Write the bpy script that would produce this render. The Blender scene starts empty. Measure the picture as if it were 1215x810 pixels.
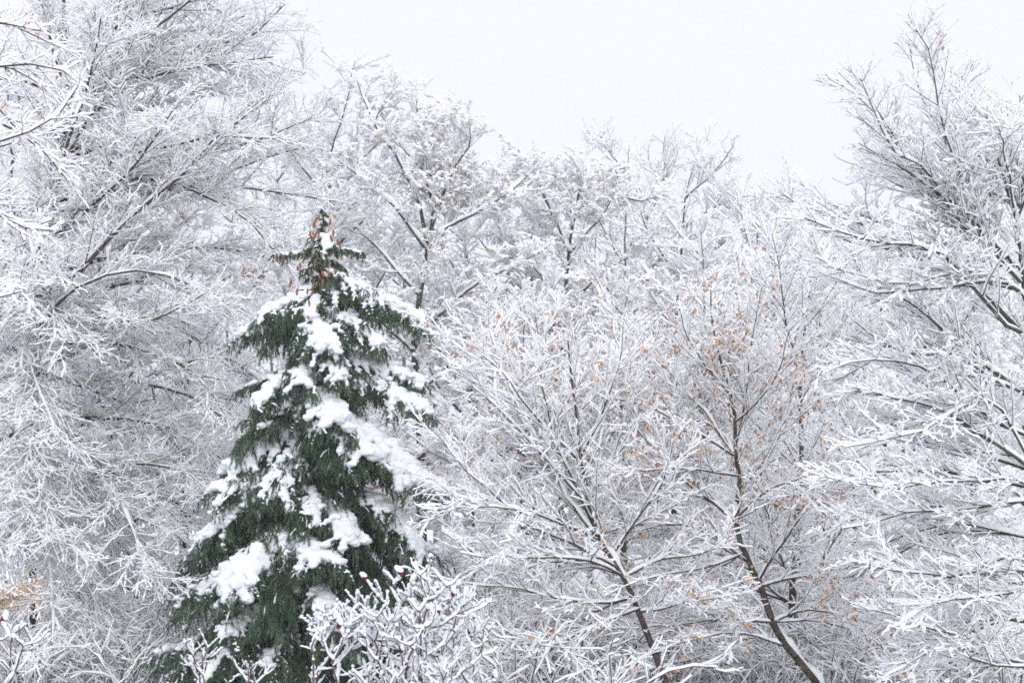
import bpy, math, time
import numpy as np

# ------------------------------------------------------------------ camera
S = bpy.context.scene
COL = S.collection
F_PX = 50.0 / 36.0 * 1215.0
CAM_Z = 3.0
PITCH = math.radians(8.7)
cam_d = bpy.data.cameras.new("camera")
cam_d.lens = 50.0
cam_d.sensor_width = 36.0
cam_d.clip_start = 0.1
cam_d.clip_end = 2000.0
cam = bpy.data.objects.new("camera", cam_d)
COL.objects.link(cam)
cam.location = (0, 0, CAM_Z)
cam.rotation_euler = (math.pi / 2 + PITCH, 0, 0)
S.camera = cam

# ------------------------------------------------------------------ overcast sky, soft sun, exposure
W = bpy.data.worlds.new("World")
S.world = W
W.use_nodes = True
wn, wl = W.node_tree.nodes, W.node_tree.links
wn.clear()
w_out = wn.new("ShaderNodeOutputWorld")
w_bg = wn.new("ShaderNodeBackground")
w_bg.inputs["Strength"].default_value = 0.1
sky = wn.new("ShaderNodeTexSky")
sky.sky_type = 'NISHITA'
sky.sun_disc = False
sky.sun_elevation = math.radians(28)
sky.sun_rotation = math.radians(172)
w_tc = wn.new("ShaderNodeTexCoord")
w_dot = wn.new("ShaderNodeVectorMath")         # added brightening of the cloud deck high behind the camera, front-lights the trees
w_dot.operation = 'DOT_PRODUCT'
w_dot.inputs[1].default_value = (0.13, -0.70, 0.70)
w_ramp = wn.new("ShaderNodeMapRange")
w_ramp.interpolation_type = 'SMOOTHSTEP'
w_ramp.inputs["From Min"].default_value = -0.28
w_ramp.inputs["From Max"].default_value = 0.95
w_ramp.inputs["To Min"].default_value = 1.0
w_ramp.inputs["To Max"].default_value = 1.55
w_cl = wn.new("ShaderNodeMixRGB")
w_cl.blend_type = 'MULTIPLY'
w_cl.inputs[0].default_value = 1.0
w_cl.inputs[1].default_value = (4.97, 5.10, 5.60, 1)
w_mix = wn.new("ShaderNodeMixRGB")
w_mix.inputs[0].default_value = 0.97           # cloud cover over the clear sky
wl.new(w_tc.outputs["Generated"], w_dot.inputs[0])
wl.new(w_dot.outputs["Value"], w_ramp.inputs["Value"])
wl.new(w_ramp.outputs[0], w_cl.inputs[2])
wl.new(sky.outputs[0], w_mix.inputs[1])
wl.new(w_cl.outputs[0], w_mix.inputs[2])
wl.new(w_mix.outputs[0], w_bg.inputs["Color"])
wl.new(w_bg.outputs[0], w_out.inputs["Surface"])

sun_d = bpy.data.lights.new("sun", 'SUN')
sun_d.energy = 1.1
sun_d.angle = math.radians(45)
sun_d.color = (1.0, 0.995, 0.985)
sun = bpy.data.objects.new("sun", sun_d)
COL.objects.link(sun)
sun.rotation_euler = (math.radians(62), 0, math.radians(8))

S.view_settings.view_transform = 'Standard'
S.view_settings.look = 'None'
S.view_settings.exposure = 0.97
S.view_settings.gamma = 1.0
S.view_settings.use_curve_mapping = False
S.render.engine = 'CYCLES'
S.cycles.max_bounces = 16
S.cycles.diffuse_bounces = 16
S.cycles.glossy_bounces = 1
S.cycles.transmission_bounces = 16
S.cycles.volume_bounces = 0
S.cycles.use_denoising = False
S.cycles.use_adaptive_sampling = False
S.cycles.filter_width = 1.7
S.cycles.denoising_prefilter = 'NONE'
S.cycles.denoising_input_passes = 'RGB_ALBEDO_NORMAL'
S.cycles.caustics_reflective = False
S.cycles.caustics_refractive = False


# ------------------------------------------------------------------ helpers
def P(px, py, Y):
    """the point of the place that lies at depth Y on the ray through photo pixel (px, py)"""
    u, v = (px - 607.5) / F_PX, (405.0 - py) / F_PX
    c, s = math.cos(PITCH), math.sin(PITCH)
    k = Y / (c - v * s)
    return np.array([u * k, Y, CAM_Z + k * (s + v * c)])


def ground_z(x, y):
    x, y = np.asarray(x, float), np.asarray(y, float)
    t = np.clip((y - 38.0) / 90.0, 0, 1)
    return 7.5 * t * t * (3 - 2 * t) + 0.16 * np.sin(x * .23 + 1.3) * np.cos(y * .19) + 0.05 * np.sin(x * .9) * np.sin(y * .7 + 2)


def nrm(a):
    return a / np.maximum(np.linalg.norm(a, axis=-1, keepdims=True), 1e-9)


UP = np.array([0.0, 0.0, 1.0])


def frames(p):
    d = nrm(np.gradient(p, axis=1))
    m = nrm(p[:, -1] - p[:, 0])
    s = np.cross(m, UP)
    flat = np.linalg.norm(s, axis=-1) < 0.12
    s[flat] = (1.0, 0.0, 0.0)
    s = nrm(s)[:, None, :]
    s = nrm(s - d * np.sum(d * s, -1, keepdims=True))
    return d, s, np.cross(s, d)


class MB:
    """collects quads (or triangles) and links them as one mesh object"""
    def __init__(self):
        self.v, self.f, self.n = [], [], 0

    def add(self, v, f):
        self.v.append(np.asarray(v, np.float32).reshape(-1, 3))
        self.f.append(np.asarray(f, np.int32) + self.n)
        self.n += len(self.v[-1])

    def grid(self, ring):                       # ring N,K,S,3 closed round S
        N, K, Sd = ring.shape[:3]
        b = np.arange(N)[:, None, None] * (K * Sd) + np.arange(K - 1)[None, :, None] * Sd
        j = np.arange(Sd)[None, None, :]
        j2 = (j + 1) % Sd
        f = np.stack([b + j, b + j2, b + Sd + j2, b + Sd + j], -1).reshape(-1, 4)
        self.add(ring, f)

    def mesh(self, name, mat, origin=(0, 0, 0), smooth=True):
        me = bpy.data.meshes.new(name)
        if not self.v:
            return me
        v = np.concatenate(self.v) - np.asarray(origin, np.float32)
        f = np.concatenate([q.ravel() for q in self.f])
        size = np.concatenate([np.full(len(q), q.shape[1], np.int32) for q in self.f])
        me.vertices.add(len(v))
        me.vertices.foreach_set("co", v.astype(np.float32).ravel())
        me.loops.add(f.size)
        me.loops.foreach_set("vertex_index", f)
        me.polygons.add(len(size))
        me.polygons.foreach_set("loop_start", (np.cumsum(size) - size).astype(np.int32))
        if smooth:
            me.polygons.foreach_set("use_smooth", np.ones(len(size), bool))
        me.update(calc_edges=True)
        if mat:
            me.materials.append(mat)
        return me

    def build(self, name, mat, parent=None, origin=(0, 0, 0), smooth=True):
        o = bpy.data.objects.new(name, self.mesh(name, mat, origin, smooth))
        COL.objects.link(o)
        if parent:
            o.parent = parent
        return o


def tag(o, label=None, cat=None, group=None, kind=None):
    for k, v in (("label", label), ("category", cat), ("group", group), ("kind", kind)):
        if v:
            o[k] = v
    return o


def empty(name, loc):
    o = bpy.data.objects.new(name, None)
    COL.objects.link(o)
    o.location = [float(q) for q in loc]
    o.empty_display_size = 0.2
    return o


def copy_tree(o, parent=None):
    c = o.copy()
    COL.objects.link(c)
    c.parent = parent
    for ch in [q for q in bpy.data.objects if q.parent == o]:
        copy_tree(ch, c)
    return c


def tube(mb, p, r, sides):
    d, s, u = frames(p)
    a = np.arange(sides) * (2 * math.pi / sides) + 0.4
    ring = p[:, :, None] + r[:, :, None, None] * (np.cos(a)[None, None, :, None] * s[:, :, None] + np.sin(a)[None, None, :, None] * u[:, :, None])
    mb.grid(ring)


def upsample(p, r, m):
    if m <= 1:
        return p, r
    K = p.shape[1]
    f = np.linspace(0, K - 1, (K - 1) * m + 1)
    i = np.minimum(f.astype(int), K - 2)
    w = (f - i)
    return p[:, i] * (1 - w)[None, :, None] + p[:, i + 1] * w[None, :, None], r[:, i] * (1 - w) + r[:, i + 1] * w


def snow_tube(mb, p, r, rng, s0, kr, sides, m=1, lo=0.14, hi=0.52, lump=0.42, tall=1.0, under=0.5):
    """snow lying along the upper side of every branch: lumpy, thinner where steep, nothing where upright"""
    p, r = upsample(p, r, m)
    tipd = nrm(p[:, -1] - p[:, -2])
    p = np.concatenate([p, (p[:, -1] + tipd * (s0 + kr * r[:, -1:]) * .75)[:, None]], 1)   # rounded end
    r = np.concatenate([r, r[:, -1:]], 1)
    d, s, u = frames(p)
    N, K = r.shape
    h = np.sqrt(np.clip(1 - d[..., 2] ** 2, 0, 1))
    t = np.clip((h - lo) / (hi - lo), 0, 1)
    t = t * t * (3 - 2 * t)
    n = rng.normal(0, 1, (N, K))
    if K > 3:
        n = (n + np.roll(n, 1, 1)) * 0.7
    sz = (s0 + kr * r) * t * np.clip(1 + lump * n, 0.25, 1.9) * rng.uniform(0.75, 1.25, (N, 1))
    sz[:, -2] *= 0.72
    sz[:, -1] *= 0.25
    sz[:, 0] *= 0.75
    gone = sz < 0.18 * s0
    a = np.arange(sides) * (2 * math.pi / sides) + math.pi / 2
    ca, sa = np.cos(a), np.sin(a)
    sa = np.where(sa < 0, sa * under, sa * tall)
    wid = np.where(gone, 0.0, np.maximum(1.0 * sz, 0.85 * r * t))
    hei = np.where(gone, 0.0, sz)
    c = p + u * np.where(gone, 0.0, 0.5 * r + 0.42 * sz)[..., None]
    ring = c[:, :, None] + wid[:, :, None, None] * ca[None, None, :, None] * s[:, :, None] + hei[:, :, None, None] * sa[None, None, :, None] * u[:, :, None]
    keep = ~np.all(gone, axis=1)
    if keep.any():
        mb.grid(ring[keep])


def poly(pts, K, rng=None, wob=0.0):
    """smooth a polyline and sample K points evenly along it"""
    q = np.asarray(pts, float)
    for _ in range(2):
        if len(q) > 2:
            a, b = q[:-1] * .75 + q[1:] * .25, q[:-1] * .25 + q[1:] * .75
            q = np.concatenate([q[:1], np.stack([a, b], 1).reshape(-1, 3)[1:-1], q[-1:]])
    L = np.concatenate([[0], np.cumsum(np.linalg.norm(np.diff(q, axis=0), axis=1))])
    t = np.linspace(0, L[-1], K)
    out = np.stack([np.interp(t, L, q[:, k]) for k in range(3)], 1)
    if wob and rng is not None:
        n = rng.normal(0, wob, (K, 3))
        n[0] = 0
        n = (n + np.roll(n, 1, 0)) * 0.5
        n[0] = 0
        out += n * L[-1]
    return out


WOOD_SLIM = 0.85


def grow(rng, lv, dens, L, ang=(45, 10), t0=0.15, t1=1.0, fall=0.5, var=0.4, ratio=0.7, K=4, wander=0.12, trop=0.0,
         az=(0.0, 0.5), rr=0.55, rk=0.012, rmin=0.003, taper=0.4, keep=None):
    """children of every branch of level lv = (points N,K,3, radii N,K)"""
    pp, pr = lv
    N, Kp = pr.shape
    pl = np.linalg.norm(np.diff(pp, axis=1), axis=-1).sum(1)
    cnt = np.maximum(0, np.floor(dens * pl * (t1 - t0) * rng.uniform(0.75, 1.25, N) + rng.uniform(0, 1, N))).astype(int)
    idx = np.repeat(np.arange(N), cnt)
    if len(idx) == 0:
        return np.zeros((0, K, 3)), np.zeros((0, K))
    j = np.arange(len(idx)) - np.repeat(np.cumsum(cnt) - cnt, cnt)
    t = t0 + (t1 - t0) * (j + rng.uniform(0, 1, len(idx))) / cnt[idx]
    t = np.minimum(t, 0.995)
    f = t * (Kp - 1)
    i = np.minimum(f.astype(int), Kp - 2)
    w = (f - i)[:, None]
    pos = pp[idx, i] * (1 - w) + pp[idx, i + 1] * w
    T = nrm(pp[idx, i + 1] - pp[idx, i])
    rp = pr[idx, i] * (1 - w[:, 0]) + pr[idx, i + 1] * w[:, 0]
    s = np.cross(T, UP)
    bad = np.linalg.norm(s, axis=-1) < 0.1
    ph = rng.uniform(0, 6.28, len(idx))
    s[bad] = np.stack([np.cos(ph), np.sin(ph), 0 * ph], 1)[bad]
    s = nrm(s)
    u = np.cross(s, T)
    sgn = np.where(j % 2 == 0, 1.0, -1.0)
    a = rng.normal(az[0], az[1], len(idx))
    perp = s * (sgn * np.cos(a))[:, None] + u * np.sin(a)[:, None]
    A = np.radians(rng.normal(ang[0], ang[1], len(idx)))[:, None]
    d = nrm(T * np.cos(A) + perp * np.sin(A))
    ln = L * (1 - fall * t) * rng.uniform(1 - var, 1 + var, len(idx))
    ln = np.minimum(ln, ratio * pl[idx])
    out = np.zeros((len(idx), K, 3))
    out[:, 0] = pos
    for k in range(1, K):
        tz = trop(pos[:, 2:3]) if callable(trop) else trop
        d = nrm(d + rng.normal(0, wander, d.shape) + tz * UP)
        out[:, k] = out[:, k - 1] + d * (ln / (K - 1))[:, None]
    r0 = np.maximum(np.minimum(rp * rr, rk * ln + 0.001), rmin)
    r = r0[:, None] * np.linspace(1, taper, K)[None]
    r = np.maximum(r, rmin * 0.7) * WOOD_SLIM
    ok = ln > 0.03
    if keep is not None:
        ok &= keep(out)
    return out[ok], r[ok]


# ------------------------------------------------------------------ materials
def new_mat(name):
    m = bpy.data.materials.new(name)
    m.use_nodes = True
    nt = m.node_tree
    b = nt.nodes["Principled BSDF"]
    b.inputs["Specular IOR Level"].default_value = 0.15
    b.inputs["Roughness"].default_value = 0.9
    return m, nt, b


def noise_mat(name, c1, c2, scale, c3=None, rough=0.9, bump=0.0, bscale=30.0, lo=0.35, hi=0.65):
    m, nt, b = new_mat(name)
    g = nt.nodes.new("ShaderNodeNewGeometry")
    n = nt.nodes.new("ShaderNodeTexNoise")
    n.inputs["Scale"].default_value = scale
    n.inputs["Detail"].default_value = 3.0
    r = nt.nodes.new("ShaderNodeValToRGB")
    r.color_ramp.elements[0].position = lo
    r.color_ramp.elements[0].color = (*c1, 1)
    r.color_ramp.elements[1].position = hi
    r.color_ramp.elements[1].color = (*c2, 1)
    if c3:
        e = r.color_ramp.elements.new((hi + 1) * .5)
        e.color = (*c3, 1)
    nt.links.new(g.outputs["Position"], n.inputs["Vector"])
    nt.links.new(n.outputs["Fac"], r.inputs[0])
    nt.links.new(r.outputs[0], b.inputs["Base Color"])
    b.inputs["Roughness"].default_value = rough
    if bump:
        n2 = nt.nodes.new("ShaderNodeTexNoise")
        n2.inputs["Scale"].default_value = bscale
        n2.inputs["Detail"].default_value = 4.0
        bp = nt.nodes.new("ShaderNodeBump")
        bp.inputs["Strength"].default_value = bump
        bp.inputs["Distance"].default_value = 0.02
        nt.links.new(g.outputs["Position"], n2.inputs["Vector"])
        nt.links.new(n2.outputs["Fac"], bp.inputs["Height"])
        nt.links.new(bp.outputs[0], b.inputs["Normal"])
    return m


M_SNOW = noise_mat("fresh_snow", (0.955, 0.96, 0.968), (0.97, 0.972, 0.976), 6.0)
def let_light_through(m, f):
    """thin snow passes light on: part of the diffuse reflection becomes diffuse transmission"""
    nt = m.node_tree
    b = nt.nodes["Principled BSDF"]
    out = nt.nodes["Material Output"]
    tr = nt.nodes.new("ShaderNodeBsdfTranslucent")
    mx = nt.nodes.new("ShaderNodeMixShader")
    mx.inputs[0].default_value = f
    nt.links.new(b.inputs["Base Color"].links[0].from_socket, tr.inputs["Color"])
    nt.links.new(b.outputs[0], mx.inputs[1])
    nt.links.new(tr.outputs[0], mx.inputs[2])
    nt.links.new(mx.outputs[0], out.inputs["Surface"])


let_light_through(M_SNOW, 0.48)
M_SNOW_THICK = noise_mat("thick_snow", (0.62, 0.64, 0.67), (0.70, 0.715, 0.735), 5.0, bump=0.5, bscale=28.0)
M_GROUND = noise_mat("ground_snow", (0.80, 0.82, 0.85), (0.88, 0.89, 0.91), 1.2, bump=0.4, bscale=5.0)
M_BARK = noise_mat("dark_bark", (0.034, 0.027, 0.023), (0.09, 0.072, 0.058), 14.0, c3=(0.55, 0.56, 0.58), bump=0.6, bscale=40.0)
M_BARK_MOSS = noise_mat("mossy_bark", (0.035, 0.036, 0.028), (0.075, 0.08, 0.058), 9.0, c3=(0.55, 0.57, 0.56), bump=0.6, bscale=40.0)
M_TWIG = noise_mat("twig_bark", (0.06, 0.049, 0.044), (0.13, 0.106, 0.094), 8.0)
M_TWIG_GREY = noise_mat("grey_twig_bark", (0.10, 0.09, 0.085), (0.18, 0.165, 0.155), 8.0)
M_TWIG_TAN = noise_mat("tan_twig_bark", (0.26, 0.15, 0.08), (0.46, 0.29, 0.15), 9.0)
M_LEAF = noise_mat("dried_leaf", (0.38, 0.20, 0.10), (0.53, 0.345, 0.215), 9.0, c3=(0.62, 0.48, 0.36))
M_NEEDLE = noise_mat("spruce_needles", (0.034, 0.062, 0.040), (0.085, 0.13, 0.075), 3.2, c3=(0.17, 0.15, 0.08), rough=0.7)
M_CONE = noise_mat("spruce_cone", (0.15, 0.06, 0.025), (0.30, 0.125, 0.055), 30.0, bump=0.5, bscale=90)
M_SUMAC_BARK = noise_mat("sumac_bark", (0.075, 0.05, 0.042), (0.15, 0.10, 0.085), 12.0)
M_SUMAC_FRUIT = noise_mat("sumac_fruit", (0.075, 0.012, 0.014), (0.16, 0.028, 0.03), 60.0, bump=0.6, bscale=120)


# ------------------------------------------------------------------ ground
def build_ground():
    xs = np.concatenate([np.linspace(-110, -45, 8)[:-1], np.linspace(-45, 45, 91), np.linspace(45, 110, 8)[1:]])
    ys = np.concatenate([np.linspace(-40, 8, 8)[:-1], np.linspace(8, 130, 123), np.linspace(130, 136, 4)[1:]])
    X, Y = np.meshgrid(xs, ys)
    Z = ground_z(X, Y)
    v = np.stack([X, Y, Z], -1).reshape(-1, 3)
    nx = len(xs)
    i, j = np.meshgrid(np.arange(nx - 1), np.arange(len(ys) - 1))
    b = (j * nx + i).ravel()
    mb = MB()
    mb.add(v, np.stack([b, b + 1, b + nx + 1, b + nx], 1))
    tag(mb.build("ground", M_GROUND), kind="structure")


build_ground()


# ------------------------------------------------------------------ broadleaf trees
def ico(n=2):
    me = bpy.data.meshes.new("t")
    import bmesh
    bm = bmesh.new()
    bmesh.ops.create_icosphere(bm, subdivisions=n, radius=1.0)
    bm.to_mesh(me)
    bm.free()
    v = np.zeros(len(me.vertices) * 3, np.float32)
    me.vertices.foreach_get("co", v)
    f = np.array([list(q.vertices) for q in me.polygons], np.int32)
    bpy.data.meshes.remove(me)
    return v.reshape(-1, 3), f


ICO_V, ICO_F = ico(2)
ICO1_V, ICO1_F = ico(1)


def blobs(mb, c, r, squash=(1, 1, .75), rng=None, lo=True):
    V, Fc = (ICO1_V, ICO1_F) if lo else (ICO_V, ICO_F)
    c, r = np.asarray(c, float), np.asarray(r, float)
    sq = np.asarray(squash)
    v = c[:, None] + V[None] * r[:, None, None] * sq
    if rng is not None:
        v += rng.normal(0, .06, v.shape) * r[:, None, None]
    f = Fc[None] + (np.arange(len(c)) * len(V))[:, None, None]
    mb.add(v, f.reshape(-1, 3))


def leaf_mb(rng, anchors, size=0.07):
    """dried leaves hanging from anchors: bent lozenges of two quads"""
    n = len(anchors)
    mb = MB()
    if n == 0:
        return mb
    ph = rng.uniform(0, 6.283, n)
    ax = np.stack([np.cos(ph) * .5, np.sin(ph) * .5, -rng.uniform(0.5, 1.3, n)], 1)
    ax = nrm(ax)
    sd = nrm(np.cross(ax, nrm(rng.normal(0, 1, (n, 3)))))
    nn = np.cross(ax, sd)
    L = (size * rng.uniform(0.6, 1.35, n))[:, None]
    w = L * rng.uniform(0.22, 0.42, n)[:, None]
    o = anchors
    a0 = o + ax * L * .1
    m1 = o + ax * L * .5 + nn * L * .12
    t1 = o + ax * L + nn * L * .02
    lft = o + ax * L * .5 + sd * w - nn * L * .05
    rgt = o + ax * L * .5 - sd * w - nn * L * .05
    v = np.stack([a0, lft, t1, m1, rgt], 1)
    b = np.arange(n)[:, None] * 5
    f = np.concatenate([b + np.array([[0, 3, 2, 1]]), b + np.array([[0, 4, 2, 3]])])
    mb.add(v, f)
    return mb


def clump(p, seed, sc):
    r = np.random.default_rng(seed)
    q = np.zeros(len(p))
    for _ in range(5):
        k = nrm(r.normal(0, 1, 3)) * sc * r.uniform(.6, 1.5)
        q += np.sin(p @ k + r.uniform(0, 6.28))
    return q


def broadleaf(name, label, cat, group, trunk, limbs, levels, snow, seed, bark=None, twig=None, leaves=0, leaf_size=0.07,
              leaf_lo=1.2, limb_parts=True, m_snow=None, base=None, leaf_box=None, puffs=0):
    """trunk (points K,3; radii K), limbs [(points, radii)], then twig levels grown on trunk tip and limbs.
    parts: trunk, each limb, crown (twigs), snow_cover, dried leaves"""
    rng = np.random.default_rng(seed)
    bark, twig, m_snow = bark or M_BARK, twig or M_TWIG, m_snow or M_SNOW
    tp, tr = trunk
    if base is None:
        base = np.array([tp[0][0], tp[0][1], float(ground_z(tp[0][0], tp[0][1]))])
    root = empty(name, base)
    tag(root, label, cat, group)
    mt = MB()
    tube(mt, tp[None], tr[None], 9)
    mt.build("trunk", bark, root, base)
    ms = MB()
    s0, kr, sides = snow
    snow_tube(ms, tp[None], tr[None], rng, s0 * 1.7, 0.7, 6, 3, lo=.28, hi=.62, lump=.35)
    lp = np.stack([l[0] for l in limbs])
    lr = np.stack([l[1] for l in limbs])
    if limb_parts:
        for a, b in zip(lp, lr):
            ml = MB()
            tube(ml, a[None], b[None], 6)
            ml.build("limb", bark, root, base)
        mc = MB()
    else:
        mc = MB()
        tube(mc, lp, lr, 5)
    snow_tube(ms, lp, lr, rng, s0 * 1.35, kr, 6, 3, lump=.3)
    k0 = int(len(tp) * .45)
    top = poly(tp[k0:], lp.shape[1])
    lv = (np.concatenate([lp, top[None]]), np.concatenate([lr, np.linspace(tr[k0], tr[-1], lp.shape[1])[None]]))
    anch = []
    for q, par in enumerate(levels):
        nx = grow(rng, lv, **par)
        if len(nx[0]) == 0:
            break
        last = q == len(levels) - 1
        tube(mc, nx[0], nx[1] * (1.0, .8, .5)[min(q, 2)], 3 if q else 4)
        snow_tube(ms, nx[0], nx[1], rng, s0 * (1.15, .95, .85)[min(q, 2)], kr * .6, sides, 2 if q < 2 else 1, lump=(.4, .34, .3)[min(q, 2)], under=(.3, .3, .3)[min(q, 2)])
        if q >= 1:
            anch.append(nx[0][:, -1])
            anch.append(nx[0][:, 1])
        lv = nx
    if puffs:                                  # tufts where snow has caught on clustered leaves and buds
        A = np.concatenate(anch)
        A = A[rng.permutation(len(A))[:puffs]]
        blobs(ms, A + UP * .02, s0 * rng.uniform(.5, 1.35, len(A)), (1.3, 1.3, .7), rng)
    mc.build("crown", twig, root, base)
    ms.build("snow_cover", m_snow, root, base)
    if leaves:
        A = np.concatenate(anch)
        c = clump(A, seed + 7, 1.3) + rng.normal(0, .8, len(A))
        if leaf_box is not None:
            c += leaf_box(A)
        A = A[c > leaf_lo]
        if len(A) > leaves:
            A = A[rng.permutation(len(A))[:leaves]]
        k = np.repeat(A, 3, 0) + rng.normal(0, .06, (len(A) * 3, 3))
        leaf_mb(rng, k, leaf_size).build("dried_leaves", M_LEAF, root, base)
    return root


def G(Y, pts, r0, r1, K=10, rng=None, wob=0.006, drift=0.0):
    """a limb traced at depth Y: pts (px, py[, dY]); drift swings its tip nearer or farther"""
    n = len(pts)
    q = []
    for i, a in enumerate(pts):
        dy = a[2] if len(a) > 2 else 0.0
        q.append(P(a[0], a[1], Y + dy + drift * (i / max(1, n - 1)) ** 1.3))
    return poly(q, K, rng, wob), np.linspace(r0, r1, K) ** 1.0


def trunk_to_ground(pts):
    """first point pushed down to the ground under it"""
    p = np.array(pts)
    return p


def guided(name, label, cat, group, Y, tpts, tr, limbs, levels, snow, seed, echo=1, depth=3.0, front=True, jit=26, **kw):
    rng = np.random.default_rng(seed + 1000)
    q = [P(a[0], a[1], Y + (a[2] if len(a) > 2 else 0)) for a in tpts]
    g = float(ground_z(q[0][0], q[0][1]))
    if q[0][2] > g:
        foot = q[0].copy()
        foot[2] = g - 0.05
        q = [foot] + q
    else:
        q[0][2] = g - 0.05
    tp = poly(q, 24, rng, 0.002)
    t = np.linspace(0, 1, 24)
    trr = tr[0] + (tr[1] - tr[0]) * t ** .8
    trr[0] *= 1.35
    trr[1] *= 1.1
    L = []
    for l in limbs:
        pts, r0, r1 = l[0], l[1], l[2]
        dr = l[3] if len(l) > 3 else rng.uniform(-2.0, 2.0)
        L.append(G(Y, pts, r0 * .82, r1, 10, rng, 0.008, dr))
        for e in range(echo):                  # lesser limbs beside it, in front and behind
            n = len(pts)
            sh = rng.normal(0, jit, 2) * 24 / Y
            ep = [(a[0] * 1.0 + sh[0] * (k / n) + rng.normal(0, 8) * (k > 0) * 24 / Y, a[1] + sh[1] * (k / n) + rng.normal(0, 8) * (k > 0) * 24 / Y) for k, a in enumerate(pts)]
            dd = rng.uniform(-1, 1)
            dd = depth * (abs(dd) ** .7) * (1 if dd > .25 or not front else -1)
            L.append(G(Y, ep, r0 * .6, r1, 10, rng, 0.012, dd))
    return broadleaf(name, label, cat, group, (tp, trr), L, levels, snow, seed, **kw)


# ---- the big beech-like tree on the left
def left_droop(z):                             # branches rise above, hang in a curtain below
    return np.interp(z, [2.0, 8.0, 13.0], [-.03, -.02, .012])


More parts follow.
